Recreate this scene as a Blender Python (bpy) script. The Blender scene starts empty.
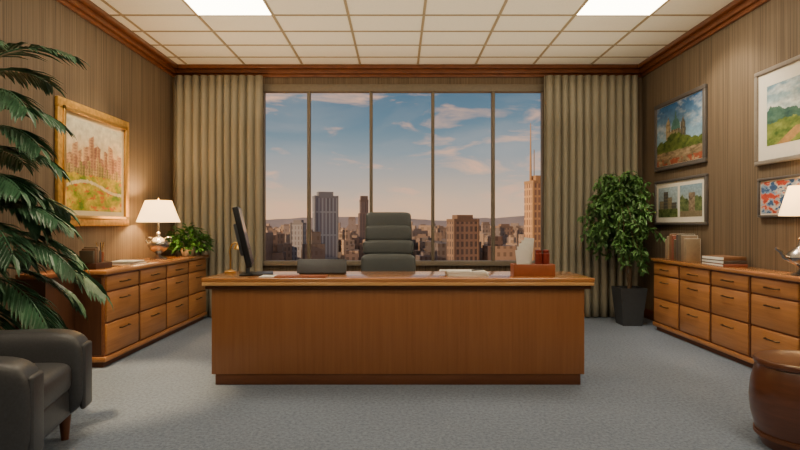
import bpy, bmesh, math, random
from mathutils import Matrix, Vector, Euler
random.seed(7)
F=570.0; CX=398.0; EYE=1.12
S=bpy.context.scene

# ------------------------------------------------------------ materials
def newmat(name):
    m=bpy.data.materials.new(name); m.use_nodes=True
    nt=m.node_tree; b=nt.nodes["Principled BSDF"]
    return m,nt,b
def mat(name,col,rough=0.5,metal=0.0,noise=0.08,nscale=30,emit=None,es=0,bump=0.0,coat=0.0):
    m,nt,b=newmat(name)
    tc=nt.nodes.new("ShaderNodeTexCoord"); n=nt.nodes.new("ShaderNodeTexNoise")
    n.inputs["Scale"].default_value=nscale; n.inputs["Detail"].default_value=4
    nt.links.new(tc.outputs["Object"],n.inputs["Vector"])
    r=nt.nodes.new("ShaderNodeValToRGB")
    r.color_ramp.elements[0].position=0.3; r.color_ramp.elements[1].position=0.7
    r.color_ramp.elements[0].color=[c*(1-noise) for c in col]+[1]
    r.color_ramp.elements[1].color=[min(1,c*(1+noise)) for c in col]+[1]
    nt.links.new(n.outputs["Fac"],r.inputs["Fac"]); nt.links.new(r.outputs["Color"],b.inputs["Base Color"])
    b.inputs["Roughness"].default_value=rough; b.inputs["Metallic"].default_value=metal
    b.inputs["Coat Weight"].default_value=coat
    if bump>0:
        bp=nt.nodes.new("ShaderNodeBump"); bp.inputs["Strength"].default_value=bump; bp.inputs["Distance"].default_value=0.01
        nt.links.new(n.outputs["Fac"],bp.inputs["Height"]); nt.links.new(bp.outputs["Normal"],b.inputs["Normal"])
    return m
def grain(name,c1,c2,scale,rough=0.4,bump=0.0,p0=0.3,p1=0.7,coat=0.0,detail=6):
    m,nt,b=newmat(name)
    tc=nt.nodes.new("ShaderNodeTexCoord"); mp=nt.nodes.new("ShaderNodeMapping"); mp.inputs["Scale"].default_value=scale
    n=nt.nodes.new("ShaderNodeTexNoise"); n.inputs["Scale"].default_value=1; n.inputs["Detail"].default_value=detail; n.inputs["Roughness"].default_value=0.65
    n.inputs["Distortion"].default_value=0.3
    r=nt.nodes.new("ShaderNodeValToRGB")
    r.color_ramp.elements[0].position=p0; r.color_ramp.elements[1].position=p1
    r.color_ramp.elements[0].color=list(c1)+[1]; r.color_ramp.elements[1].color=list(c2)+[1]
    L=nt.links.new
    L(tc.outputs["Object"],mp.inputs["Vector"]); L(mp.outputs["Vector"],n.inputs["Vector"]); L(n.outputs["Fac"],r.inputs["Fac"]); L(r.outputs["Color"],b.inputs["Base Color"])
    b.inputs["Roughness"].default_value=rough; b.inputs["Coat Weight"].default_value=coat; b.inputs["Coat Roughness"].default_value=0.15
    if bump>0:
        bp=nt.nodes.new("ShaderNodeBump"); bp.inputs["Strength"].default_value=bump; bp.inputs["Distance"].default_value=0.01
        L(n.outputs["Fac"],bp.inputs["Height"]); L(bp.outputs["Normal"],b.inputs["Normal"])
    return m
def vcolmat(name,rough=0.6):
    m,nt,b=newmat(name); a=nt.nodes.new("ShaderNodeVertexColor"); a.layer_name="Col"
    nt.links.new(a.outputs["Color"],b.inputs["Base Color"]); b.inputs["Roughness"].default_value=rough; b.inputs["Specular IOR Level"].default_value=0.2
    return m
def facade(name,wall,win,bw=3.0,rh=4.0,mort=0.9,ez=0.0):
    m,nt,b=newmat(name); L=nt.links.new
    tc=nt.nodes.new("ShaderNodeTexCoord"); sp=nt.nodes.new("ShaderNodeSeparateXYZ"); ad=nt.nodes.new("ShaderNodeMath"); ad.operation='ADD'
    cb=nt.nodes.new("ShaderNodeCombineXYZ"); br=nt.nodes.new("ShaderNodeTexBrick")
    L(tc.outputs["Object"],sp.inputs[0]); L(sp.outputs["X"],ad.inputs[0]); L(sp.outputs["Y"],ad.inputs[1]); L(ad.outputs[0],cb.inputs[0]); L(sp.outputs["Z"],cb.inputs[1])
    L(cb.outputs[0],br.inputs["Vector"])
    br.offset=0.0; br.inputs["Scale"].default_value=1; br.inputs["Brick Width"].default_value=bw; br.inputs["Row Height"].default_value=rh
    br.inputs["Mortar Size"].default_value=mort; br.inputs["Mortar Smooth"].default_value=0.0
    br.inputs["Color1"].default_value=list(win)+[1]; br.inputs["Color2"].default_value=[c*1.5 for c in win]+[1]; br.inputs["Mortar"].default_value=list(wall)+[1]
    L(br.outputs["Color"],b.inputs["Base Color"]); b.inputs["Roughness"].default_value=0.6
    return m

M_wall=grain("wallpaper",(0.064,0.044,0.026),(0.245,0.175,0.110),(85,85,0.6),0.75,0.15,0.3,0.72)
M_crown=grain("crown_wood",(0.13,0.036,0.010),(0.23,0.072,0.021),(8,8,25),0.4,coat=0.2)
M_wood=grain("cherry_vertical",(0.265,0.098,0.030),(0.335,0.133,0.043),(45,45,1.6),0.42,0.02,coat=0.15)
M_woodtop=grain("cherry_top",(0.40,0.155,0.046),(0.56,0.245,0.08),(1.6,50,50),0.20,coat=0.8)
M_drawer=grain("drawer_wood",(0.36,0.14,0.038),(0.54,0.235,0.072),(2.0,30,40),0.38,0.02,coat=0.2)
M_cab=grain("cabinet_frame_wood",(0.19,0.062,0.018),(0.28,0.10,0.028),(3,40,30),0.45,coat=0.1)
M_dark=grain("dark_wood",(0.06,0.022,0.010),(0.095,0.037,0.016),(30,30,3),0.5)
M_plinth=grain("plinth_wood",(0.105,0.034,0.012),(0.15,0.052,0.018),(3,30,30),0.5)
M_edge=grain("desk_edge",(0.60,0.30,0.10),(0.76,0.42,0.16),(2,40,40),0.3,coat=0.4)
M_bronze=mat("bronze",(0.10,0.06,0.03),0.35,0.8)
M_ceil=mat("ceiling_tile",(0.90,0.83,0.68),0.9,noise=0.03,nscale=60)
M_grid=mat("ceiling_grid_metal",(0.36,0.27,0.15),0.5)
M_frame=mat("window_frame",(0.20,0.165,0.12),0.5)
M_curtain=grain("curtain_fabric",(0.275,0.25,0.185),(0.36,0.33,0.25),(30,30,1.0),0.85,0.0)
M_leather=mat("leather_dark",(0.055,0.057,0.063),0.38,noise=0.12,nscale=90,bump=0.06)
M_leather2=mat("leather_grey",(0.080,0.092,0.098),0.34,noise=0.08,nscale=90,bump=0.04)
M_black=mat("black_plastic",(0.010,0.010,0.012),0.35)
M_grey=mat("grey_plastic",(0.07,0.077,0.09),0.45)
M_chrome=mat("chrome",(0.65,0.63,0.6),0.15,1.0,noise=0.02)
M_pewter=mat("pewter",(0.38,0.36,0.34),0.2,0.9,noise=0.15,nscale=12)
M_brass=mat("brass",(0.75,0.46,0.14),0.3,0.9)
M_gold=mat("gold_frame",(0.62,0.34,0.07),0.42,0.3,noise=0.25,nscale=25,bump=0.2)
M_fgrey=mat("frame_grey",(0.10,0.09,0.085),0.45)
M_fbeige=mat("frame_beige",(0.24,0.21,0.18),0.45)
M_mat=mat("mat_board",(0.84,0.79,0.68),0.8,noise=0.02)
M_matc=mat("mat_board_cream",(0.74,0.62,0.40),0.8,noise=0.02)
M_paper=mat("paper",(0.85,0.83,0.77),0.8,noise=0.03)
M_redbox=mat("redwood_box",(0.33,0.095,0.035),0.4)
M_redcup=mat("red_cup",(0.24,0.035,0.02),0.3)
M_stone=mat("pot_dark",(0.045,0.05,0.058),0.6)
M_white=mat("pot_white",(0.6,0.57,0.5),0.4)
M_trunk=mat("bark",(0.13,0.085,0.05),0.9,noise=0.4,nscale=20,bump=0.4)
M_soil=mat("soil",(0.04,0.028,0.02),1.0)
M_stool=grain("stool_wood",(0.085,0.028,0.013),(0.14,0.047,0.021),(4,4,30),0.3,coat=0.5)
M_pal=mat("palm_leaf",(0.042,0.115,0.058),0.40,noise=0.5,nscale=6)
M_fic=mat("ficus_leaf",(0.070,0.175,0.040),0.5,noise=0.45,nscale=8)
M_bush=mat("bush_leaf",(0.055,0.18,0.03),0.5,noise=0.4,nscale=12)
M_pict=vcolmat("painting_paint",0.65)

def carpet():
    m,nt,b=newmat("carpet"); L=nt.links.new
    tc=nt.nodes.new("ShaderNodeTexCoord")
    n=nt.nodes.new("ShaderNodeTexNoise"); n.inputs["Scale"].default_value=48; n.inputs["Detail"].default_value=7; n.inputs["Roughness"].default_value=0.8
    n2=nt.nodes.new("ShaderNodeTexNoise"); n2.inputs["Scale"].default_value=1.6; n2.inputs["Detail"].default_value=3
    r=nt.nodes.new("ShaderNodeValToRGB"); r.color_ramp.elements[0].position=0.32; r.color_ramp.elements[1].position=0.68
    r.color_ramp.elements[0].color=(0.098,0.132,0.198,1); r.color_ramp.elements[1].color=(0.285,0.345,0.455,1)
    mx=nt.nodes.new("ShaderNodeMix"); mx.data_type='RGBA'; mx.blend_type='MULTIPLY'; mx.inputs[0].default_value=0.25
    L(tc.outputs["Object"],n.inputs["Vector"]); L(tc.outputs["Object"],n2.inputs["Vector"])
    L(n.outputs["Fac"],r.inputs["Fac"]); L(r.outputs["Color"],mx.inputs[6]); L(n2.outputs["Fac"],mx.inputs[7]); L(mx.outputs[2],b.inputs["Base Color"])
    b.inputs["Roughness"].default_value=0.95
    bp=nt.nodes.new("ShaderNodeBump"); bp.inputs["Strength"].default_value=0.6; bp.inputs["Distance"].default_value=0.01
    L(n.outputs["Fac"],bp.inputs["Height"]); L(bp.outputs["Normal"],b.inputs["Normal"])
    return m
M_carpet=carpet()
def glassmat():
    m=bpy.data.materials.new("window_glass"); m.use_nodes=True; nt=m.node_tree; nt.nodes.clear()
    o=nt.nodes.new("ShaderNodeOutputMaterial"); mx=nt.nodes.new("ShaderNodeMixShader"); t=nt.nodes.new("ShaderNodeBsdfTransparent"); g=nt.nodes.new("ShaderNodeBsdfGlossy")
    g.inputs["Roughness"].default_value=0.25; mx.inputs[0].default_value=0.004
    nt.links.new(t.outputs[0],mx.inputs[1]); nt.links.new(g.outputs[0],mx.inputs[2]); nt.links.new(mx.outputs[0],o.inputs[0]); return m
M_glass=glassmat()
def shademat():
    m=bpy.data.materials.new("lamp_shade_fabric"); m.use_nodes=True; nt=m.node_tree; nt.nodes.clear()
    o=nt.nodes.new("ShaderNodeOutputMaterial"); mx=nt.nodes.new("ShaderNodeMixShader"); t=nt.nodes.new("ShaderNodeBsdfTranslucent"); d=nt.nodes.new("ShaderNodeBsdfDiffuse")
    ad=nt.nodes.new("ShaderNodeAddShader"); e=nt.nodes.new("ShaderNodeEmission")
    t.inputs[0].default_value=(0.95,0.85,0.65,1); d.inputs[0].default_value=(0.9,0.82,0.66,1); mx.inputs[0].default_value=0.5
    e.inputs[0].default_value=(1,0.74,0.40,1); e.inputs[1].default_value=1.2
    nt.links.new(t.outputs[0],mx.inputs[1]); nt.links.new(d.outputs[0],mx.inputs[2]); nt.links.new(mx.outputs[0],ad.inputs[0]); nt.links.new(e.outputs[0],ad.inputs[1]); nt.links.new(ad.outputs[0],o.inputs[0]); return m
M_shade=shademat()
def emat(name,col,s):
    m=bpy.data.materials.new(name); m.use_nodes=True; nt=m.node_tree; nt.nodes.clear()
    o=nt.nodes.new("ShaderNodeOutputMaterial"); e=nt.nodes.new("ShaderNodeEmission"); e.inputs[0].default_value=list(col)+[1]; e.inputs[1].default_value=s
    nt.links.new(e.outputs[0],o.inputs[0]); return m
M_panel=emat("light_panel_diffuser",(1.0,0.85,0.62),17)

# ------------------------------------------------------------ mesh helpers
def group(name,loc=(0,0,0),rot=0):
    e=bpy.data.objects.new(name,None); e.empty_display_size=0.1; S.collection.objects.link(e)
    e.location=loc; e.rotation_euler=(0,0,rot); return e
def addmesh(name,verts,faces,m,parent=None,smooth=False,angle=None,M=None):
    me=bpy.data.meshes.new(name); me.from_pydata([tuple(v) for v in verts],[],faces)
    if M is not None: me.transform(M)
    me.validate(); me.update()
    ms=m if isinstance(m,list) else [m]
    for x in ms: me.materials.append(x)
    if smooth:
        me.shade_smooth()
        if angle: me.set_sharp_from_angle(angle=math.radians(angle))
    o=bpy.data.objects.new(name,me); S.collection.objects.link(o)
    if parent: o.parent=parent
    return o
def box(name,x0,x1,y0,y1,z0,z1,m,parent=None,bev=0.0,seg=2,M=None):
    bm=bmesh.new(); bmesh.ops.create_cube(bm,size=1)
    for v in bm.verts: v.co=Vector(((x0+x1)/2+v.co.x*(x1-x0),(y0+y1)/2+v.co.y*(y1-y0),(z0+z1)/2+v.co.z*(z1-z0)))
    if bev>0: bmesh.ops.bevel(bm,geom=bm.edges[:],offset=min(bev,0.49*min(abs(x1-x0),abs(y1-y0),abs(z1-z0))),segments=seg,profile=0.5,affect='EDGES',clamp_overlap=True)
    bmesh.ops.recalc_face_normals(bm,faces=bm.faces[:])
    me=bpy.data.meshes.new(name); bm.to_mesh(me); bm.free()
    if M is not None: me.transform(M)
    me.materials.append(m)
    if bev>0:
        me.shade_smooth(); me.set_sharp_from_angle(angle=math.radians(50 if seg<3 else 80))
    o=bpy.data.objects.new(name,me); S.collection.objects.link(o)
    if parent: o.parent=parent
    return o
def lathe(name,prof,m,parent=None,c=(0,0,0),seg=40,M=None,square=False,smooth=True):
    vs=[];fs=[]
    n=seg
    for r,z in prof:
        for i in range(n):
            a=2*math.pi*i/n+ (math.pi/4 if square else 0)
            vs.append((c[0]+r*math.cos(a),c[1]+r*math.sin(a),c[2]+z))
    for j in range(len(prof)-1):
        for i in range(n):
            k=(i+1)%n; fs.append((j*n+i,j*n+k,(j+1)*n+k,(j+1)*n+i))
    fs.append(tuple(range(n))[::-1]); fs.append(tuple((len(prof)-1)*n+i for i in range(n)))
    return addmesh(name,vs,fs,m,parent,smooth,40,M)
def shell(name,r0,z0,r1,z1,m,parent,c=(0,0,0),seg=40):
    vs=[];fs=[]
    for r,z in ((r0,z0),(r1,z1),(r1-0.003,z1),(r0-0.003,z0)):
        for i in range(seg):
            a=2*math.pi*i/seg; vs.append((c[0]+r*math.cos(a),c[1]+r*math.sin(a),c[2]+z))
    for j in range(4):
        for i in range(seg):
            k=(i+1)%seg; jj=(j+1)%4; fs.append((j*seg+i,j*seg+k,jj*seg+k,jj*seg+i))
    return addmesh(name,vs,fs,m,parent,True,40)
def cushion(name,c,s,m,parent,e1=0.35,e2=0.3,M=None,nu=20,nv=44):
    def f(v,e): return math.copysign(abs(v)**e,v)
    vs=[];fs=[]
    for j in range(nu+1):
        ph=-math.pi/2+math.pi*j/nu
        for i in range(nv):
            th=2*math.pi*i/nv
            vs.append((c[0]+s[0]/2*f(math.cos(ph),e1)*f(math.cos(th),e2),c[1]+s[1]/2*f(math.cos(ph),e1)*f(math.sin(th),e2),c[2]+s[2]/2*f(math.sin(ph),e1)))
    for j in range(nu):
        for i in range(nv):
            k=(i+1)%nv; fs.append((j*nv+i,j*nv+k,(j+1)*nv+k,(j+1)*nv+i))
    return addmesh(name,vs,fs,m,parent,True,None,M)
def tube(name,pts,r,m,parent=None,radii=None):
    cu=bpy.data.curves.new(name,'CURVE'); cu.dimensions='3D'; cu.bevel_depth=r; cu.bevel_resolution=4; cu.use_fill_caps=True
    sp=cu.splines.new('POLY'); sp.points.add(len(pts)-1)
    for i,p in enumerate(pts):
        sp.points[i].co=(p[0],p[1],p[2],1)
        if radii: sp.points[i].radius=radii[i]
    cu.materials.append(m); o=bpy.data.objects.new(name,cu); S.collection.objects.link(o)
    if parent: o.parent=parent
    return o
def PX(x,D): return (x-CX)*D/F
def PZ(y,D): return EYE-(y-225)*D/F

# ------------------------------------------------------------ room
XL,XR,YB,YF,H=-2.76,3.00,7.0,-1.6,3.07
WX0,WX1,WZ0,WZ1=-1.67,1.80,0.62,2.85
box("floor",XL-0.2,XR+0.2,YF-0.2,YB+0.2,-0.2,0,M_carpet)
box("ceiling",XL-0.2,XR+0.2,YF-0.2,YB+0.2,H,H+0.2,M_ceil)
box("wall_left",XL-0.2,XL,YF,YB+0.2,0,H,M_wall)
box("wall_right",XR,XR+0.2,YF,YB+0.2,0,H,M_wall)
box("wall_front",XL-0.2,XR+0.2,YF-0.2,YF,0,H,M_wall)
g=group("wall_back")
box("below_window",XL,XR,YB,YB+0.2,0,WZ0,M_wall,g)
box("header",XL,XR,YB,YB+0.2,WZ1,H,M_wall,g)
box("pier_a",XL,WX0,YB,YB+0.2,WZ0,WZ1,M_wall,g)
box("pier_b",WX1,XR,YB,YB+0.2,WZ0,WZ1,M_wall,g)
def crown(name,a):
    g=group(name)
    for i,(d,z0,z1) in enumerate(((0.03,H-0.14,H-0.10),(0.055,H-0.10,H-0.045),(0.09,H-0.045,H))):
        if a=='l': box("step_%d"%(i+1),XL,XL+d,YF,YB,z0,z1,M_crown,g,0.006)
        if a=='r': box("step_%d"%(i+1),XR-d,XR,YF,YB,z0,z1,M_crown,g,0.006)
        if a=='b': box("step_%d"%(i+1),XL,XR,YB-d,YB,z0,z1,M_crown,g,0.006)
crown("trim_1",'l'); crown("trim_2",'r'); crown("trim_3",'b')
box("baseboard_left",XL,XL+0.02,YF,YB,0,0.11,M_plinth,None,0.004)
box("baseboard_right",XR-0.02,XR,YF,YB,0,0.11,M_plinth,None,0.004)
box("baseboard_back",XL,XR,YB-0.02,YB,0,0.11,M_plinth,None,0.004)
g=group("ceiling_grid")
cols=[-1.16+0.70*i for i in range(-2,6)]
for i,x in enumerate(cols): box("runner_%d"%i,x-0.012,x+0.012,YF,YB-0.09,H-0.008,H,M_grid,g)
k=-16
while 5.29+0.44*k<YB-0.1:
    yy=5.29+0.44*k
    if yy>YF: box("cross_%d"%(k+16),XL+0.09,XR-0.09,yy-0.010,yy+0.010,H-0.0075,H,M_grid,g)
    k+=1
for yy in (4.41,1.77,-0.87):
    for xx in (-1.86,1.64):
        box("ceiling_light_panel",xx+0.014,xx+0.686,yy+0.014,yy+0.866,H-0.005,H-0.001,M_panel)

# window
g=group("window_1")
box("head",WX0,WX1,YB-0.01,YB+0.1,WZ1-0.09,WZ1,M_frame,g,0.004)
box("sill",WX0-0.02,WX1+0.02,YB-0.05,YB+0.1,WZ0,WZ0+0.06,M_frame,g,0.006)
for i,x in enumerate((262.5,308.5,371,433,493.5,544)):
    X=PX(x,7.0)
    box("mullion_%d"%i,X-0.019,X+0.019,YB,YB+0.09,WZ0+0.06,WZ1-0.09,M_frame,g,0.004)
box("glass",WX0,WX1,YB+0.05,YB+0.056,WZ0+0.06,WZ1-0.09,M_glass,g)

# curtains
def curtain(x0,x1):
    vs=[];fs=[];nx=360;nz=14; z0,z1=0.012,2.925
    per=0.095
    for j in range(nz+1):
        t=j/nz
        for i in range(nx+1):
            x=x0+(x1-x0)*i/nx
            ph=2*math.pi*(x-x0)/per+0.5*math.sin(x*9)+0.15*math.sin(t*4+x*4)
            a=0.042*(0.75+0.25*(1-t))*(0.85+0.15*math.sin(x*23))
            w=math.sin(ph); yv=YB-0.115+a*math.copysign(abs(w)**0.8,w)
            vs.append((x+0.012*math.cos(ph),yv,z0+(z1-z0)*t))
    for j in range(nz):
        for i in range(nx):
            a=j*(nx+1)+i; fs.append((a,a+1,a+nx+2,a+nx+1))
    o=addmesh("curtain",vs,fs,M_curtain,None,True)
    sm=o.modifiers.new("sol",'SOLIDIFY'); sm.thickness=0.004
curtain(XL+0.05,PX(262,6.9)); curtain(PX(543,6.9),XR-0.11)

# ------------------------------------------------------------ desk
g=group("executive_desk",(0,3.95,0))
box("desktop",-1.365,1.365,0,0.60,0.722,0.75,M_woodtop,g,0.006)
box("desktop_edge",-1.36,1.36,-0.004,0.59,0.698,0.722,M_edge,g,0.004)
box("apron_moulding",-1.345,1.345,0.02,0.57,0.672,0.698,M_plinth,g,0.006)
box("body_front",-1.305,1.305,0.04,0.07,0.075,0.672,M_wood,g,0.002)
for x in (-0.44,0.44): box("panel_seam",x-0.001,x+0.001,0.0392,0.041,0.08,0.668,M_cab,g)
for s in (-1,1):
    a,b=sorted((s*0.80,s*1.305))
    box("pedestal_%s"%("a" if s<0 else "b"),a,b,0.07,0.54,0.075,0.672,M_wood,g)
    for r in range(3):
        box("pedestal_drawer_%d"%r,a+0.02,b-0.02,0.54,0.555,0.09+r*0.19,0.27+r*0.19,M_drawer,g,0.003)
        tube("pedestal_handle",[((a+b)/2-0.06,0.57,0.19+r*0.19),((a+b)/2+0.06,0.57,0.19+r*0.19)],0.006,M_bronze,g)
box("plinth",-1.28,1.28,0.045,0.49,0,0.075,M_plinth,g,0.003)

# ------------------------------------------------------------ cabinets
def cabinet(loc,rot,L,d,ncol,ret=False):
    g=group("drawer_cabinet",loc,rot)
    box("plinth",0.02,L-0.02,0.03,d,0,0.06,M_plinth,g)
    box("carcass",0,L,0.012,d,0.06,0.73,M_cab,g,0.003)
    box("base_moulding",-0.008,L+0.008,-0.004,d,0.045,0.085,M_drawer,g,0.005)
    box("top",-0.02,L+0.02,-0.02,d,0.73,0.765,M_woodtop,g,0.006)
    w=L/ncol
    for c in range(ncol):
        a=c*w+0.02; b=(c+1)*w-0.02
        for (z0,z1) in ((0.60,0.715),(0.355,0.585),(0.10,0.34)):
            box("drawer_front",a,b,-0.004,0.02,z0,z1,M_drawer,g,0.006)
            zc=z1-0.06 if z1<0.7 else (z0+z1)/2; xc=(a+b)/2
            tube("drawer_handle",[(xc-0.075,-0.005,zc),(xc-0.072,-0.026,zc),(xc+0.072,-0.026,zc),(xc+0.075,-0.005,zc)],0.0055,M_bronze,g)
        if c: box("stile_%d"%c,c*w-0.006,c*w+0.006,0.0,0.014,0.09,0.72,M_plinth,g)
    box("side_panel",-0.004,0.0,0.03,d-0.02,0.10,0.71,M_dark,g)
    if ret:
        box("side_return",-0.37,-0.004,0.24,d,0.0,0.73,M_dark,g)
        box("side_return_top",-0.38,-0.004,0.23,d,0.73,0.765,M_cab,g,0.005)
    return g
cabinet((-2.29,4.46,0),math.radians(90),2.36,0.45,4,True)
cabinet((2.74,6.12,0),math.radians(-90),2.80,0.24,5)

# ------------------------------------------------------------ pictures
def vn(x,y):
    return 0.5+0.25*math.sin(x*7.1+3*math.sin(y*5.3))+0.25*math.sin(y*11.7+2.3*math.sin(x*6.7+1.1))
from mathutils import noise as mn
def fn2(x,y,s=0.0): return 0.5+0.62*mn.fractal(Vector((x,y,s)),0.8,2.1,5)
def hsh(i): 
    v=math.sin(i*127.1+11.3)*43758.5453; return v-math.floor(v)
def lerp(a,b,t): 
    t=max(0,min(1,t)); return tuple(a[i]+(b[i]-a[i])*t for i in range(3))
def canvas(name,x0,x1,z0,z1,y,fn,parent,nx=170):
    nz=int(nx*(z1-z0)/(x1-x0)); vs=[];fs=[];cols=[]
    for j in range(nz+1):
        for i in range(nx+1):
            u=i/nx;v=j/nz; vs.append((x0+(x1-x0)*u,y,z0+(z1-z0)*v))
            du=0.010*mn.noise(Vector((u*30,v*30,1))); dv=0.010*mn.noise(Vector((u*30,v*30,5)))
            b=0.80+0.40*fn2(u*14,v*14,3.3)
            c=fn(min(1,max(0,u+du)),min(1,max(0,v+dv))); cols.append(tuple(q*b for q in c))
    for j in range(nz):
        for i in range(nx):
            a=j*(nx+1)+i; fs.append((a,a+1,a+nx+2,a+nx+1))
    o=addmesh(name,vs,fs,M_pict,parent)
    ca=o.data.color_attributes.new("Col",'FLOAT_COLOR','POINT')
    for i,c in enumerate(cols): ca.data[i].color=(min(1,max(0,c[0])),min(1,max(0,c[1])),min(1,max(0,c[2])),1)
    return o
def picture(side,ya,yb,z0,z1,fw,mw,fm,fns,name="framed_painting",mb=None):
    L=abs(yb-ya)
    if side=='l': g=group(name,(XL,min(ya,yb),0),math.radians(90))
    else: g=group(name,(XR,max(ya,yb),0),math.radians(-90))
    d=0.035
    box("frame_bottom",0,L,-d,-0.002,z0,z0+fw,fm,g,0.006); box("frame_top",0,L,-d,-0.002,z1-fw,z1,fm,g,0.006)
    box("frame_left",0,fw,-d,-0.002,z0+fw,z1-fw,fm,g,0.006); box("frame_right",L-fw,L,-d,-0.002,z0+fw,z1-fw,fm,g,0.006)
    box("mat_board",fw,L-fw,-0.018,-0.002,z0+fw,z1-fw,mb or M_mat,g)
    n=len(fns); a=fw+mw; b=L-fw-mw; gap=mw*0.9 if n>1 else 0; w=(b-a-gap*(n-1))/n
    for i,fn in enumerate(fns):
        canvas("canvas_%d"%i,a+i*(w+gap),a+i*(w+gap)+w,z0+fw+mw,z1-fw-mw,-0.020,fn,g)
    if fw>0.05:
        q=fw*0.72
        for nm,(A,B,C,D_) in {"lip_b":(q,L-q,z0+q,z0+fw+0.008),"lip_t":(q,L-q,z1-fw-0.008,z1-q),"lip_l":(q,fw+0.008,z0+q,z1-q),"lip_r":(L-fw-0.008,L-q,z0+q,z1-q)}.items():
            box(nm,A,B,-d-0.012,-d+0.004,C,D_,M_brass,g,0.003)
    return g
def f_city(u,v):
    if v<0.38+0.04*fn2(u*5,1):
        n=fn2(u*6,v*9)
        c=lerp((0.13,0.24,0.02),(0.78,0.50,0.05),n*1.3-0.15)
        if fn2(u*9+7,v*16)>0.70: c=(0.62,0.16,0.02)
        if abs(v-0.27-0.06*math.sin(u*5))<0.018: c=(0.75,0.62,0.36)
        return c
    c=lerp((0.80,0.48,0.18),(0.62,0.58,0.44),(v-0.42)*1.8+0.3*(fn2(u*3,v*3)-0.5))
    for n,(w,lo,hi,col) in enumerate(((11,0.5,0.95,(0.46,0.24,0.14)),(15,0.48,0.78,(0.30,0.13,0.08)),(21,0.44,0.62,(0.22,0.20,0.05)))):
        k=math.floor(u*w+n*0.37); h=lo+(hi-lo)*hsh(k+n*50)*(1.05-abs(u-0.5)*1.2)
        if v<h:
            fu=(u*w+n*0.37)-k
            c=lerp(col,(0.78,0.44,0.20),0.5*hsh(k*3+n)+ (0.3 if fu<0.4 else 0))
            if int(v*60)%2==0 and 0.2<fu<0.8: c=lerp(c,(0.15,0.07,0.06),0.45)
    return c
def f_church(u,v):
    c=lerp((0.28,0.44,0.56),(0.02,0.10,0.27),(v-0.3)/0.7); c=lerp(c,(0.78,0.79,0.76),1.5*max(0,fn2(u*2.2+1,v*4)-0.5))
    h=0.34+0.16*math.exp(-((u-0.42)/0.28)**2)+0.10*(fn2(u*7,1)-0.5)
    nav=0.54 if 0.22<u<0.66 else 0
    dome=0.54+0.20*math.sqrt(max(0,1-((u-0.44)/0.10)**2)) if abs(u-0.44)<0.10 else 0
    tw=0
    for cx,w,t in ((0.27,0.05,0.80),(0.60,0.05,0.74),(0.44,0.02,0.88)):
        if abs(u-cx)<w: tw=max(tw,t-0.12*(abs(u-cx)/w)**0.8)
    if v<max(nav,dome,tw):
        c=lerp((0.42,0.32,0.17),(0.10,0.10,0.08),(u-0.22)/0.44+0.2*math.sin(u*90))
        if int(v*28)%3==0 and int(u*40)%2==0: c=lerp(c,(0.03,0.03,0.03),0.6)
        if dome and v>0.56: c=(0.08,0.19,0.16)
    if v<h: c=lerp((0.02,0.05,0.01),(0.16,0.20,0.04),fn2(u*9,v*11))
    if v<0.22: c=lerp((0.07,0.06,0.03),(0.42,0.30,0.18),fn2(u*7,v*18))
    if v<0.10 and fn2(u*15,v*9)>0.55: c=(0.30,0.08,0.04)
    return c
def f_port1(u,v):
    c=lerp((0.30,0.36,0.36),(0.40,0.52,0.58),v+0.5*(fn2(u*3,v*3)-0.5))
    for k,(x0,x1,t) in enumerate(((0.05,0.3,0.55),(0.28,0.52,0.85),(0.5,0.72,0.66),(0.7,0.95,0.48))):
        if x0<u<x1 and v<t:
            c=lerp((0.26,0.22,0.13),(0.08,0.08,0.07),(k%2)+0.3*math.sin(v*60))
    if v<0.28: c=lerp((0.02,0.05,0.015),(0.16,0.20,0.06),fn2(u*8,v*9))
    return c
def f_port2(u,v):
    c=lerp((0.42,0.42,0.34),(0.26,0.40,0.50),v)
    if v<0.6+0.3*(fn2(u*3,0.4)-0.5): c=lerp((0.03,0.06,0.02),(0.20,0.25,0.10),fn2(u*5,v*7))
    if abs(u-0.55)<0.14 and v<0.75: c=lerp((0.08,0.05,0.04),(0.42,0.33,0.22),fn2(u*6,v*8))
    if v<0.18: c=(0.22,0.18,0.11)
    return c
def f_land(u,v):
    c=lerp((0.46,0.56,0.54),(0.16,0.30,0.40),(v-0.5)*2); c=lerp(c,(0.85,0.84,0.76),1.6*max(0,fn2(u*2,v*4)-0.45))
    if v<0.56+0.25*(fn2(u*2.5,0.2)-0.5): c=lerp((0.03,0.09,0.08),(0.10,0.20,0.14),fn2(u*5,v*8))
    if v<0.40+0.15*(fn2(u*3,4.2)-0.5): c=lerp((0.04,0.11,0.02),(0.30,0.35,0.08),fn2(u*5,v*8,2))
    if v<0.24 and abs(u-0.25-v*1.2)<0.10: c=(0.48,0.27,0.10)
    return c
def f_flor(u,v):
    c=lerp((0.66,0.64,0.58),(0.20,0.32,0.48),fn2(u*3,v*2)*1.6-0.4)
    n=fn2(u*7+1,v*4.5,7)
    if n>0.64: c=(0.50,0.07,0.04)
    elif n>0.56: c=(0.72,0.34,0.22)
    elif n<0.34: c=(0.05,0.11,0.25)
    return c
def dep(x,W): return abs(W)*F/abs(x-CX)
picture('l',dep(54,XL),dep(126,XL),1.11,2.16,0.085,0.05,M_gold,[f_city],mb=M_matc)
picture('r',dep(657,XR),dep(708,XR),1.73,2.49,0.045,0.004,M_fgrey,[f_church])
picture('r',dep(657,XR),dep(709,XR),1.12,1.62,0.03,0.055,M_fgrey,[f_port1,f_port2],"framed_photographs")
picture('r',dep(758,XR),3.70,1.61,2.38,0.035,0.11,M_fbeige,[f_land])
picture('r',dep(761,XR),3.93,1.18,1.50,0.022,0.01,M_fgrey,[f_flor])

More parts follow.
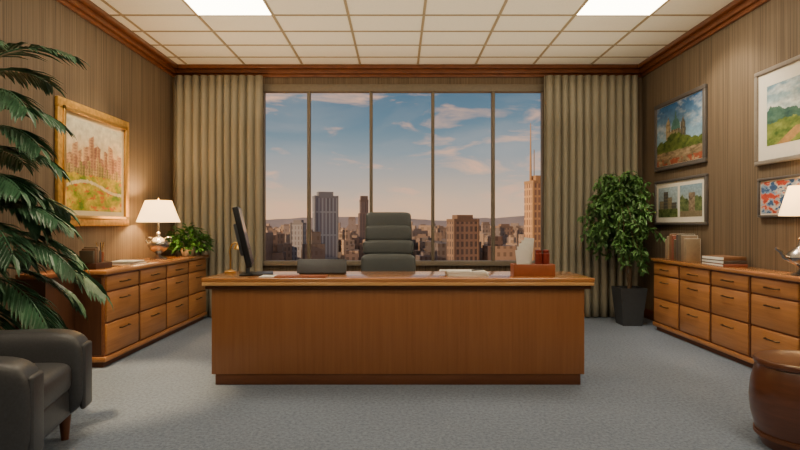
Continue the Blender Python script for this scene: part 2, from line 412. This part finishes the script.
# ------------------------------------------------------------ table lamps
def tlamp(loc,rb,rt,zb,zt,style,power):
    g=group("table_lamp",loc)
    if style==0:
        lathe("base",[(0.085,0),(0.085,0.012),(0.05,0.025),(0.022,0.04),(0.03,0.06),(0.085,0.10),(0.108,0.145),(0.10,0.18),(0.06,0.215),(0.025,0.235),(0.018,0.26),(0.026,0.27),(0.012,0.285),(0.01,zb+0.03)],M_pewter,g)
        tube("handle_a",[(0.10,0,0.15),(0.135,0,0.19),(0.13,0,0.225),(0.09,0,0.225),(0.06,0,0.21)],0.007,M_pewter,g)
        tube("handle_b",[(-0.10,0,0.15),(-0.135,0,0.19),(-0.13,0,0.225),(-0.09,0,0.225),(-0.06,0,0.21)],0.007,M_pewter,g)
    else:
        lathe("base",[(0.07,0),(0.07,0.012),(0.04,0.022),(0.02,0.05),(0.035,0.065),(0.09,0.10),(0.105,0.13),(0.09,0.16),(0.05,0.19),(0.03,0.21),(0.02,0.25),(0.03,0.26),(0.01,0.28),(0.01,zb+0.03)],M_pewter,g)
        tube("spout",[(-0.08,0,0.11),(-0.13,0,0.13),(-0.155,0,0.17),(-0.19,0,0.19)],0.016,M_pewter,g,[1.4,1,0.8,0.6])
        tube("handle",[(0.09,-0.0,0.13),(0.12,0,0.17),(0.10,0,0.20),(0.05,0,0.19)],0.007,M_pewter,g)
    shell("shade",rb,zb,rt,zt,M_shade,g)
    tube("harp",[(0,0,zb+0.02),(0,0,zt+0.015)],0.003,M_brass,g)
    lathe("finial",[(0.002,zt+0.01),(0.009,zt+0.018),(0.007,zt+0.028),(0.001,zt+0.035)],M_brass,g,seg=16)
    lathe("bulb",[(0.012,zb+0.03),(0.016,zb+0.05),(0.028,zb+0.08),(0.026,zb+0.1),(0.01,zb+0.115)],emat("bulb_glow",(1,0.75,0.45),6),g,seg=20)
    l=bpy.data.lights.new("lamp_light",'POINT'); l.energy=power; l.color=(1,0.62,0.28); l.shadow_soft_size=0.05
    lo=bpy.data.objects.new("lamp_light",l); S.collection.objects.link(lo); lo.parent=g; lo.location=(0.0,0,zb+0.15)
tlamp((-2.50,5.95,0.765),0.215,0.13,0.385,0.61,0,42)
tlamp((2.84,4.00,0.765),0.145,0.085,0.42,0.63,1,12)

# ------------------------------------------------------------ plants
def leafmesh(name,leaves,m,parent,fold=0.25,clampx=None,minz=None):
    vs=[];fs=[]
    for (p,d,up,L,W) in leaves:
        d=d.normalized(); s=d.cross(up); 
        if s.length<1e-3: s=Vector((1,0,0))
        s.normalize(); n=s.cross(d).normalized()
        b=len(vs)
        pts=[p, p+d*L*0.35+s*W/2+n*W*fold, p+d*L*0.35, p+d*L*0.35-s*W/2+n*W*fold, p+d*L*0.72+s*W*0.36+n*(W*fold*0.7-L*0.05), p+d*L*0.72-n*L*0.05, p+d*L*0.72-s*W*0.36+n*(W*fold*0.7-L*0.05), p+d*L-n*L*0.16]
        for q in pts:
            if clampx: q=Vector((min(max(q.x,clampx[0]),clampx[1]),q.y,q.z))
            if minz is not None and q.z<minz: q=Vector((q.x,q.y,minz))
            vs.append(q)
        fs+= [(b,b+1,b+2),(b,b+2,b+3),(b+1,b+4,b+5,b+2),(b+2,b+5,b+6,b+3),(b+4,b+7,b+5),(b+5,b+7,b+6)]
    return addmesh(name,vs,fs,m,parent,False)
PXc,PYc=-2.54,3.40
g=group("potted_palm",(PXc,PYc,0))
lathe("pot",[(0.14,0),(0.145,0.01),(0.195,0.33),(0.205,0.34),(0.205,0.37),(0.185,0.37),(0.18,0.33)],M_stone,g)
lathe("soil",[(0.178,0.31),(0.178,0.335)],M_soil,g)
for i,(dx,dy,h) in enumerate(((0,0,2.0),(0.06,0.05,1.25),(-0.06,-0.05,1.5),(0.04,-0.07,0.9))):
    tube("cane_%d"%i,[(dx*0.6,dy*0.6,0.3),(dx*1.1,dy,0.3+(h-0.3)*0.5),(dx,dy,h)],0.016,M_trunk,g,[1.3,1,0.8])
leaves=[]
cl=(XL-PXc+0.03,3)
fr=[(2.02,4,46,.62),(2.0,-50,45,.6),(1.98,60,45,.5),(1.88,-20,22,.54),(1.78,10,30,.5),
    (1.66,-15,24,.54),(1.55,20,25,.48),(1.5,-75,40,.6),(1.42,35,10,.45),(1.35,-30,30,.5),(1.3,0,10,.46),(1.25,65,30,.6),
    (1.2,8,25,.56),(1.1,-38,20,.6),(1.05,25,20,.60),(1.0,-5,22,.70),(.95,-55,20,.6),(.92,10,18,.80),(.85,40,10,.66),(.8,-20,12,.7),(.72,12,5,.62),(.7,-35,5,.55),
    (1.5,95,40,.5),(1.1,-100,40,.5),(1.3,-95,50,.5),(.9,85,30,.5),(1.15,-15,35,.6),(1.4,-5,20,.45)]
for (zs,az,el,Lf) in fr:
    a=math.radians(az+random.uniform(-5,5)); e=math.radians(el)
    p=Vector((0,0,zs)); n=20; pts=[p.copy()]
    for i in range(n):
        t=i/n; ee=e-t*1.25
        d=Vector((math.cos(a)*math.cos(ee),math.sin(a)*math.cos(ee),math.sin(ee)))
        p=p+d*Lf/n; p.x=max(p.x,cl[0]+0.01); pts.append(p.copy())
        if i>3:
            side=Vector((-math.sin(a),math.cos(a),0)); up=Vector((0,0,1))
            ll=0.25*math.sin(math.pi*(0.12+0.83*t))**0.6*random.uniform(0.85,1.1)
            for s in (-1,1):
                dd=(side*s*0.75+d*0.9+Vector((0,0,-0.12-0.22*random.random())))
                leaves.append((p.copy(),dd,up,ll,0.034))
    leaves.append((p.copy(),d,Vector((0,0,1)),0.15,0.03))
    tube("frond_stem",[tuple(q) for q in pts],0.005,M_pal,g)
leafmesh("leaflets",leaves,M_pal,g,0.2,cl)
# ficus
FX,FY=2.60,6.42
g=group("potted_ficus_tree",(FX,FY,0))
lathe("pot",[(0.145,0),(0.15,0.008),(0.205,0.40),(0.205,0.42),(0.18,0.42),(0.175,0.38)],M_stone,g,seg=4,square=True,smooth=False)
lathe("soil",[(0.172,0.36),(0.172,0.39)],M_soil,g,seg=4,square=True,smooth=False)
tube("trunk_a",[(0,0,0.36),(0.02,0,0.6),(-0.03,0.01,0.9),(-0.05,0,1.25),(-0.06,0,1.65)],0.018,M_trunk,g,[1.2,1.1,1,0.8,0.4])
tube("trunk_b",[(0.03,0.02,0.36),(-0.02,0.02,0.6),(0.04,0,0.9),(-0.06,0,1.2),(-0.14,0,1.5)],0.012,M_trunk,g,[1.2,1.1,1,0.8,0.4])
leaves=[]
for b in range(125):
    z0=random.uniform(0.95,1.66); az=random.uniform(0,6.283); el=random.uniform(-0.2,1.0)
    p=Vector((-0.10,0,z0)); Lb=random.uniform(0.30,0.52)*(1.0 if z0<1.4 else 0.75); n=10; pts=[p.copy()]
    for i in range(n):
        t=i/n; ee=el-t*1.9
        d=Vector((math.cos(az)*math.cos(ee),math.sin(az)*math.cos(ee),math.sin(ee)))
        p=p+d*Lb/n; p.x=min(p.x,0.30); p.y=min(p.y,0.30); pts.append(p.copy())
        if i>1:
            for k in range(4):
                dd=Vector((random.uniform(-1,1),random.uniform(-1,1),random.uniform(-1.4,0.2)))
                leaves.append((p+Vector((random.uniform(-.03,.03),random.uniform(-.03,.03),random.uniform(-.03,.03))),dd,Vector((random.uniform(-.6,.6),random.uniform(-.9,.3),1)),random.uniform(0.055,0.09),0.032))
    if b%2==0: tube("twig",[tuple(q) for q in pts],0.003,M_trunk,g)
leafmesh("foliage",leaves,M_fic,g,0.2,(-0.68,0.36))
# small plant on left cabinet
g=group("potted_houseplant",(-2.42,6.56,0.765))
lathe("pot",[(0.055,0),(0.06,0.005),(0.085,0.09),(0.085,0.10),(0.07,0.10),(0.068,0.09)],M_white,g)
lathe("soil",[(0.066,0.075),(0.066,0.092)],M_soil,g)
leaves=[]
for i in range(600):
    az=random.uniform(0,6.283); r=0.25*math.sqrt(random.random()); z=0.06+random.uniform(0,0.30)*(1-(r/0.32)**2)
    p=Vector((r*math.cos(az),r*math.sin(az)*0.7,z))
    d=Vector((math.cos(az),math.sin(az),random.uniform(-0.7,0.9)))
    leaves.append((p,d,Vector((0,0,1)),random.uniform(0.05,0.085),0.036))
leafmesh("foliage",leaves,M_bush,g,0.25,None,0.012)
for i in range(12):
    az=i*0.52; tube("stem",[(0,0,0.09),(0.05*math.cos(az),0.05*math.sin(az),0.17),(0.16*math.cos(az),0.12*math.sin(az),0.22)],0.003,M_bush,g)

# ------------------------------------------------------------ executive chair (faces -Y)
g=group("executive_chair",(PX(388,5.05),5.05,0))
T=Matrix.Translation((0,0.17,0.5))@Matrix.Rotation(math.radians(-7),4,'X')@Matrix.Translation((0,-0.17,-0.5))
cushion("headrest",(0,0.20,1.165),(0.42,0.12,0.16),M_leather2,g,0.32,0.18,T)
cushion("headrest_lower",(0,0.195,1.045),(0.425,0.135,0.15),M_leather2,g,0.32,0.18,T)
cushion("back_cushion_upper",(0,0.185,0.912),(0.47,0.16,0.14),M_leather2,g,0.36,0.2,T)
cushion("back_cushion_lower",(0,0.17,0.725),(0.50,0.19,0.26),M_leather2,g,0.35,0.2,T)
cushion("back_shell",(0,0.245,0.87),(0.44,0.07,0.70),M_leather,g,0.25,0.3,T)
cushion("seat",(0,-0.05,0.47),(0.54,0.52,0.14),M_leather2,g,0.5,0.35)
for s in (-1,1):
    cushion("armrest_pad",(s*0.31,-0.03,0.665),(0.065,0.30,0.04),M_leather,g,0.5,0.4)
    tube("armrest_frame",[(s*0.24,-0.12,0.42),(s*0.31,-0.13,0.45),(s*0.31,-0.12,0.65)],0.012,M_chrome,g)
    tube("armrest_frame_rear",[(s*0.24,0.1,0.42),(s*0.31,0.08,0.45),(s*0.31,0.07,0.65)],0.012,M_chrome,g)
lathe("gas_lift",[(0.045,0.1),(0.045,0.22),(0.027,0.225),(0.027,0.41)],M_chrome,g,seg=20)
for i in range(5):
    a=i*2*math.pi/5+0.3; c,s_=math.cos(a),math.sin(a)
    tube("base_spoke",[(0.03*c,0.03*s_,0.13),(0.30*c,0.30*s_,0.085)],0.018,M_chrome,g)
    lathe("caster",[(0.012,-0.02),(0.032,-0.018),(0.033,0.018),(0.012,0.02)],M_black,g,seg=20,M=Matrix.Translation((0.30*c,0.30*s_,0.034))@Matrix.Rotation(a,4,'Z')@Matrix.Rotation(math.pi/2,4,'X'))
    tube("caster_stem",[(0.30*c,0.30*s_,0.03),(0.30*c,0.30*s_,0.09)],0.007,M_black,g)

# ------------------------------------------------------------ armchair (local faces -Y)
g=group("leather_armchair",(-1.97,2.62,0),math.radians(102))
box("base",-0.36,0.36,-0.34,0.34,0.12,0.30,M_leather,g,0.04,5)
cushion("seat_cushion",(0,-0.05,0.35),(0.50,0.64,0.17),M_leather,g,0.4,0.25)
cushion("backrest",(0,0.30,0.46),(0.74,0.20,0.60),M_leather,g,0.3,0.3)
cushion("back_cushion",(0,0.17,0.52),(0.48,0.16,0.34),M_leather,g,0.45,0.3)
for s in (-1,1):
    cushion("armrest_%s"%('a' if s<0 else 'b'),(s*0.325,-0.03,0.345),(0.185,0.74,0.455),M_leather,g,0.42,0.22)
    box("arm_front_panel",s*0.325-0.062,s*0.325+0.062,-0.408,-0.38,0.16,0.50,M_leather,g,0.02,4)
    for q in (-0.30,0.30):
        lathe("leg",[(0.018,0),(0.03,0.13)],M_plinth,g,c=(s*0.30,q,0),seg=16)

# ------------------------------------------------------------ drum stool
g=group("drum_stool",(2.065,2.87,0))
lathe("body",[(0.20,0),(0.205,0.01),(0.225,0.06),(0.25,0.16),(0.257,0.24),(0.25,0.32),(0.232,0.395),(0.225,0.41)],M_stool,g,seg=56)
lathe("top",[(0.226,0.41),(0.235,0.415),(0.238,0.43),(0.232,0.442),(0.215,0.446),(0.20,0.442)],M_stool,g,seg=56)
lathe("band",[(0.236,0.055),(0.236,0.075)],M_plinth,g,seg=56)

# ------------------------------------------------------------ desk objects
DT=0.75
g=group("computer_monitor",(-1.075,4.26,DT),math.radians(102))
Tm=Matrix.Translation((0,0,0.04))@Matrix.Rotation(math.radians(-13),4,'X')
box("panel",-0.20,0.20,0.0,0.040,0.03,0.475,M_black,g,0.006,3,Tm)
box("rear_housing",-0.13,0.13,0.02,0.065,0.12,0.36,M_grey,g,0.012,3,Tm)
box("screen",-0.185,0.185,-0.002,0.001,0.05,0.46,mat("screen_glass",(0.02,0.024,0.03),0.1),g,0,1,Tm)
box("neck",-0.035,0.035,0.03,0.06,0.008,0.20,M_grey,g,0.008,2)
box("foot",-0.13,0.13,-0.14,0.10,0.0,0.014,M_black,g,0.005,2)
g=group("laptop",(PX(322,4.3),4.28,DT))
box("keyboard_base",-0.17,0.17,0.0,0.20,0.0,0.014,M_grey,g,0.004)
box("lid",-0.185,0.185,-0.012,0.0,0.006,0.115,M_grey,g,0.004,2,Matrix.Rotation(math.radians(-18),4,'X'))
g=group("document_folder",(PX(305,4.1),4.00,DT))
box("cover",-0.20,0.16,0.0,0.14,0,0.010,M_redbox,g,0.001)
box("sheet",-0.31,-0.205,0.01,0.14,0,0.008,M_paper,g,0.001)
g=group("paper_stack",(PX(466,4.15),4.08,DT))
for i in range(6):
    box("sheet_%d"%i,-0.14+0.01*math.sin(i*2),0.15+0.01*math.cos(i*3),0.01,0.22,0.006*i,0.006*i+0.0052,M_paper,g,0,1,Matrix.Rotation(0.04*math.sin(i*1.7),4,'Z'))
box("sheet_offset",-0.20,0.02,0.02,0.14,0.036,0.040,M_paper,g,0,1,Matrix.Rotation(-0.1,4,'Z'))
tube("pen",[(0.04,0.05,0.042),(0.13,0.12,0.042)],0.005,M_black,g)
g=group("desk_organizer_box",(PX(532,4.2),4.12,DT))
box("front",-0.15,0.15,0.0,0.012,0,0.085,M_redbox,g,0.003); box("back",-0.15,0.15,0.12,0.132,0,0.085,M_redbox,g,0.003)
box("side_a",-0.15,-0.138,0.012,0.12,0,0.085,M_redbox,g); box("side_b",0.138,0.15,0.012,0.12,0,0.085,M_redbox,g); box("bottom",-0.138,0.138,0.012,0.12,0,0.01,M_redbox,g)
box("divider",0.01,0.018,0.012,0.12,0.01,0.085,M_redbox,g)
for i in range(5):
    box("letter_%d"%i,-0.115+0.008*i,-0.025+0.004*i,0.02+0.018*i,0.026+0.018*i,0.012,0.20+0.018*i,M_paper,g,0,1,Matrix.Rotation(math.radians(3*(i-2)),4,'Y'))
for i,x in enumerate((0.045,0.098)):
    lathe("canister_%d"%i,[(0.026,0.011),(0.027,0.16),(0.022,0.165),(0.022,0.172),(0.024,0.175),(0.024,0.185),(0.01,0.19)],M_redcup,g,c=(x,0.066,0),seg=24)
g=group("brass_desk_lamp",(-1.305,4.44,DT))
lathe("foot",[(0.045,0),(0.045,0.01),(0.03,0.018),(0.01,0.025)],M_brass,g,seg=24)
tube("stem",[(0,0,0.02),(0.0,0,0.12),(-0.005,0,0.17),(0.01,0,0.215),(0.035,0,0.235),(0.055,0,0.225)],0.007,M_brass,g)
lathe("head",[(0.035,0.18),(0.03,0.20),(0.012,0.225),(0.004,0.235)],M_brass,g,c=(0.06,0,0),seg=24)

# ------------------------------------------------------------ books etc on cabinets
g=group("row_of_books",(2.86,5.70,0.765),math.radians(-90))
bc=[(0.10,0.08,0.05),(0.20,0.10,0.05),(0.24,0.17,0.11),(0.09,0.07,0.06),(0.24,0.07,0.04),(0.28,0.21,0.13),(0.12,0.10,0.07)]
bmats=[mat("book_%d"%i,c,0.6) for i,c in enumerate(bc)]
x=-0.22
for i in range(9):
    w=random.uniform(0.032,0.055); h=random.uniform(0.20,0.27); m=bmats[(i*3+2)%7]
    box("cover_%d"%i,x,x+w,-0.09,0.05,0,h,m,g,0.004); box("pages_%d"%i,x+0.004,x+w-0.004,-0.086,0.053,0.003,h+0.001,M_paper,g)
    x+=w+0.002
g=group("stacked_books",(2.85,4.98,0.765),math.radians(-90))
z=0
for i in range(3):
    h=0.024+0.004*i; R=Matrix.Rotation(0.06*(i-1),4,'Z')
    box("cover_%d"%i,-0.19+0.015*i,0.19-0.02*i,-0.10,0.10,z,z+h,(bmats[4],bmats[3],bmats[1])[i],g,0.003,2,R); box("pages_%d"%i,-0.185+0.015*i,0.185-0.02*i,-0.104,0.09,z+0.005,z+h-0.005,M_paper,g,0,1,R)
    z+=h
g=group("desk_caddy",(-2.48,4.66,0.765),math.radians(90))
box("tray",-0.13,0.13,-0.08,0.08,0,0.05,M_dark,g,0.004)
for i in range(4): box("book_%d"%i,-0.12+0.035*i,-0.09+0.035*i,-0.05,0.06,0.05,0.15+0.015*((i*7)%3),bmats[i],g,0.003)
lathe("pencil_cup",[(0.03,0.05),(0.032,0.13),(0.028,0.13),(0.027,0.06)],M_redbox,g,c=(0.08,0,0),seg=24)
for i in range(5):
    a=i*1.3; tube("pencil",[(0.08,0,0.07),(0.08+0.03*math.cos(a),0.03*math.sin(a),0.21)],0.0035,bmats[i] if i%2 else M_brass,g)
g=group("stack_of_magazines",(-2.50,5.25,0.765),math.radians(90))
for i in range(3): box("magazine_%d"%i,-0.15+0.01*i,0.15-0.008*i,-0.11,0.11,i*0.009,i*0.009+0.008,(M_paper,bmats[2],M_paper)[i],g,0,1,Matrix.Rotation(0.07*(i-1),4,'Z'))

# ------------------------------------------------------------ outside
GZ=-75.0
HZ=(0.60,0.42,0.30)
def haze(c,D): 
    t=1-math.exp(-D/2100.0); return lerp(c,HZ,t)  # aerial haze put into the base colour, stronger with distance
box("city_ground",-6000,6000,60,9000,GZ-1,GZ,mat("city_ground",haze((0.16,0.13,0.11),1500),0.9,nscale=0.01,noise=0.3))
def tower(xl,xr,yt,D,wall,win,bw=3,rh=3.8,mort=1.0,rot=0.25,cap=True,dep_=None,ant=None,setb=0.0):
    w=(xr-xl)*D/F; X=PX((xl+xr)/2,D); zt=PZ(yt,D)
    w=w/ (math.cos(rot)+0.6*abs(math.sin(rot))) ; d=dep_ or w*0.6
    g=group("skyscraper",(X,D,GZ),rot)
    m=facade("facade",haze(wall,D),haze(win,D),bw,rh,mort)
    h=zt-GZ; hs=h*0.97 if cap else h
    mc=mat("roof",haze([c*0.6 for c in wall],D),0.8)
    if setb>0:
        box("shaft",-w/2,w/2,-d/2,d/2,0,h*(1-setb),m,g); box("upper_shaft",-w*0.38,w*0.38,-d*0.38,d*0.38,h*(1-setb),hs,m,g)
    else:
        box("shaft",-w/2,w/2,-d/2,d/2,0,hs,m,g)
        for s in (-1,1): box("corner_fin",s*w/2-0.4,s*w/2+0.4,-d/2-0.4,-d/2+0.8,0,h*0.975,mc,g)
    box("podium",-w*0.75,w*0.75,-d*0.75,d*0.75,0,h*0.22,m,g)
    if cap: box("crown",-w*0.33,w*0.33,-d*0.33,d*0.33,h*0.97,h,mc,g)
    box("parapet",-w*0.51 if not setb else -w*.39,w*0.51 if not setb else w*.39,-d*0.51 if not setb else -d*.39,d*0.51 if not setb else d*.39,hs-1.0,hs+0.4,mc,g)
    if ant:
        za=PZ(ant[1],D)-GZ; xa=(ant[0]-(xl+xr)/2)*D/F
        tube("antenna",[(xa,0,h*0.95),(xa,0,za)],0.35,mc,g,[1.8,0.5]); tube("antenna_b",[(xa+2,0,h*0.95),(xa+2,0,h+(za-h)*0.5)],0.2,mc,g)
tower(312,338,192,350,(0.30,0.37,0.46),(0.06,0.09,0.15),2.2,14,0.45,0.35)
tower(291,306,220,420,(0.34,0.35,0.38),(0.10,0.11,0.14),2.6,3.8,0.7,-0.3)
tower(358,370,196,380,(0.17,0.13,0.14),(0.05,0.05,0.07),1.8,12,0.4,0.3,setb=0.12)
tower(447,478,215,290,(0.30,0.19,0.13),(0.035,0.03,0.035),2.6,3.8,0.6,0.4)
tower(525,556,176,280,(0.80,0.46,0.20),(0.24,0.12,0.07),2.1,3.6,0.5,0.35,ant=(529,124))
tower(496,512,224,480,(0.46,0.28,0.19),(0.10,0.07,0.06),3,4.2,0.8,0.3)
tower(337,347,234,430,(0.30,0.28,0.28),(0.08,0.08,0.09),3,4,0.8,0.2)
tower(415,430,234,460,(0.32,0.22,0.18),(0.07,0.06,0.06),3,4,0.8,-0.3)
tower(480,491,222,600,(0.38,0.28,0.23),(0.1,0.08,0.08),3.6,4.5,1.0,0.2,setb=0.2)
tower(266,284,238,380,(0.40,0.30,0.25),(0.08,0.07,0.08),2.8,4,0.8,0.2)
tower(347,357,217,900,(0.34,0.29,0.30),(0.13,0.11,0.12),6,8,2,0.1,setb=0.15)
tower(402,410,221,950,(0.36,0.31,0.31),(0.13,0.11,0.12),6,8,2,0.1)
tower(283,290,224,900,(0.36,0.31,0.31),(0.13,0.11,0.12),6,8,2,0.1,setb=0.15)
tower(436,445,226,520,(0.46,0.31,0.22),(0.1,0.07,0.07),3,4.5,.8,0.3)
tower(515,524,228,560,(0.36,0.26,0.21),(0.1,0.07,0.07),3,4.5,.8,0.3)
tower(200,240,205,330,(0.4,0.33,0.28),(0.1,0.1,0.1),3,4,0.8,0.1)
tower(590,620,212,360,(0.4,0.33,0.28),(0.1,0.1,0.1),3,4,0.8,0.1)
vs=[];fs=[];mi=[];bm_m=[]
tones=[(0.36,0.24,0.17),(0.16,0.15,0.16),(0.60,0.42,0.29),(0.09,0.085,0.09)]
bands=[(300,480),(480,800),(800,1300),(1300,2400)]
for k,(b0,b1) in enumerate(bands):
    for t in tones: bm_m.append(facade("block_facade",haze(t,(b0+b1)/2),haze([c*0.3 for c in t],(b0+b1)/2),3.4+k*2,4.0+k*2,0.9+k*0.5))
def addb(X,D,w,d,z0,z1,mt,ang):
    b=len(vs); ca,sa=math.cos(ang),math.sin(ang)
    for z in (z0,z1):
        for sx,sy in ((-1,-1),(1,-1),(1,1),(-1,1)): vs.append((X+sx*w*ca-sy*d*sa,D+sx*w*sa+sy*d*ca,z))
    fs.extend([(b,b+1,b+5,b+4),(b+1,b+2,b+6,b+5),(b+2,b+3,b+7,b+6),(b+3,b,b+4,b+7),(b+4,b+5,b+6,b+7)]); mi.extend([mt]*5)
for bi,(b0,b1) in enumerate(bands):
    for i in range(340):
        D=random.uniform(b0,b1); X=random.uniform(-0.62,0.62)*D
        yt=random.triangular(230,266,250) if bi<2 else random.triangular(222,244,234)
        zt=PZ(yt,D)
        if zt<GZ+6: zt=GZ+random.uniform(6,20)
        w=random.uniform(6,15)*(1+bi*0.5)/2; d=random.uniform(8,20)/2; ang=random.uniform(-0.5,0.5); mt=bi*4+random.randrange(4)
        addb(X,D,w,d,GZ,zt,mt,ang)
        if random.random()<0.6: addb(X+random.uniform(-.3,.3)*w,D,w*0.45,d*0.45,zt,zt+random.uniform(2,7),mt,ang)
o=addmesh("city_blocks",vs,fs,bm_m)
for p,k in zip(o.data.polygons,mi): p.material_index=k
vs=[];fs=[]; n=160; D=4500
for i in range(n+1):
    x=-4500+9000*i/n
    h=30+30*vn(x*0.0006,0.3)+16*vn(x*0.002,1.1)+6*vn(x*0.007,2)
    vs+=[(x,D,GZ),(x,D+250,h)]
    vs+=[(x,D+900,GZ)]
for i in range(n):
    a=i*3; fs+=[(a,a+3,a+4,a+1),(a+1,a+4,a+5,a+2)]
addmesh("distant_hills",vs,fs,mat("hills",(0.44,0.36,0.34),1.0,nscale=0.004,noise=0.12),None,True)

# ------------------------------------------------------------ world
w=bpy.data.worlds.new("sky"); S.world=w; w.use_nodes=True; nt=w.node_tree; L=nt.links.new
bg=nt.nodes["Background"]; tc=nt.nodes.new("ShaderNodeTexCoord"); sp=nt.nodes.new("ShaderNodeSeparateXYZ"); L(tc.outputs["Generated"],sp.inputs[0])
r=nt.nodes.new("ShaderNodeValToRGB"); L(sp.outputs["Z"],r.inputs["Fac"])
cr=r.color_ramp; cr.elements[0].position=0.0; cr.elements[0].color=(1.20,0.62,0.28,1); cr.elements[1].position=1.0; cr.elements[1].color=(0.04,0.10,0.20,1)
for p,c in ((0.02,(1.10,0.64,0.34)),(0.05,(0.84,0.57,0.38)),(0.085,(0.52,0.46,0.40)),(0.125,(0.28,0.35,0.39)),(0.17,(0.15,0.245,0.32)),(0.24,(0.080,0.165,0.25))):
    e=cr.elements.new(p); e.color=list(c)+[1]
def clouds(scale,loc,p0,p1,mxv,col,prev,det=8,ns=1.3):
    mp=nt.nodes.new("ShaderNodeMapping"); mp.inputs["Scale"].default_value=scale; mp.inputs["Location"].default_value=loc
    n=nt.nodes.new("ShaderNodeTexNoise"); n.inputs["Scale"].default_value=ns; n.inputs["Detail"].default_value=det; n.inputs["Roughness"].default_value=0.55; n.inputs["Distortion"].default_value=0.5
    r2=nt.nodes.new("ShaderNodeValToRGB"); r2.color_ramp.elements[0].position=p0; r2.color_ramp.elements[1].position=p1; r2.color_ramp.elements[0].color=(0,0,0,1); r2.color_ramp.elements[1].color=(mxv,mxv,mxv,1)
    mx=nt.nodes.new("ShaderNodeMix"); mx.data_type='RGBA'
    L(tc.outputs["Generated"],mp.inputs[0]); L(mp.outputs[0],n.inputs["Vector"]); L(n.outputs["Fac"],r2.inputs["Fac"]); L(r2.outputs["Color"],mx.inputs[0]); L(prev,mx.inputs[6]); mx.inputs[7].default_value=list(col)+[1]
    return mx.outputs[2]
o1=clouds((2.4,2.4,9.0),(0.6,0.2,0.4),0.44,0.74,0.6,(0.50,0.47,0.45),r.outputs["Color"])
o2=clouds((5.0,5.0,19.0),(3.1,1.2,2.4),0.54,0.68,0.85,(1.05,0.58,0.36),o1)
L(o2,bg.inputs["Color"]); bg.inputs["Strength"].default_value=1.05
sl=bpy.data.lights.new("sun",'SUN'); sl.energy=3.4; sl.color=(1,0.68,0.40); sl.angle=0.02
so=bpy.data.objects.new("sun",sl); S.collection.objects.link(so); so.rotation_euler=Vector((0.85,0.45,-0.28)).to_track_quat('-Z','Y').to_euler()

def spot(name,loc,tgt,en,col,ang,blend=0.5,size=0.08):
    l=bpy.data.lights.new(name,'SPOT'); l.energy=en; l.color=col; l.spot_size=math.radians(ang); l.spot_blend=blend; l.shadow_soft_size=size
    o=bpy.data.objects.new(name,l); S.collection.objects.link(o); o.location=loc; o.rotation_euler=(Vector(tgt)-Vector(loc)).to_track_quat('-Z','Y').to_euler()
spot("wall_washer_light",(-1.7,5.1,3.02),(-2.76,5.15,1.4),60,(1,0.74,0.42),54)
spot("wall_washer_light.001",(-2.25,4.1,3.02),(-1.98,3.9,0),480,(1,0.70,0.36),36,0.6)
spot("right_wall_fill_spot",(2.0,5.1,3.02),(3.02,5.1,1.6),80,(1,0.84,0.62),80)  # added spot without a fixture, brightens the right wall and its pictures
def area(name,loc,rot,sx,sy,en,col):
    l=bpy.data.lights.new(name,'AREA'); l.shape='RECTANGLE'; l.size=sx; l.size_y=sy; l.energy=en; l.color=col
    o=bpy.data.objects.new(name,l); S.collection.objects.link(o); o.location=loc; o.rotation_euler=rot
area("ceiling_fill_light",(0.1,3.6,2.3),(math.pi,0,0),4.8,6.0,70,(1,0.84,0.60))  # added unseen area light facing up to brighten the ceiling; no cove here

# ------------------------------------------------------------ camera
cam=bpy.data.cameras.new("camera"); cam.sensor_width=36; cam.lens=36*F/800; cam.clip_end=20000; cam.clip_start=0.05
cam.shift_x=(400-CX)/800
co=bpy.data.objects.new("camera",cam); S.collection.objects.link(co); co.location=(0,0,EYE); co.rotation_euler=(math.radians(90),0,0); S.camera=co
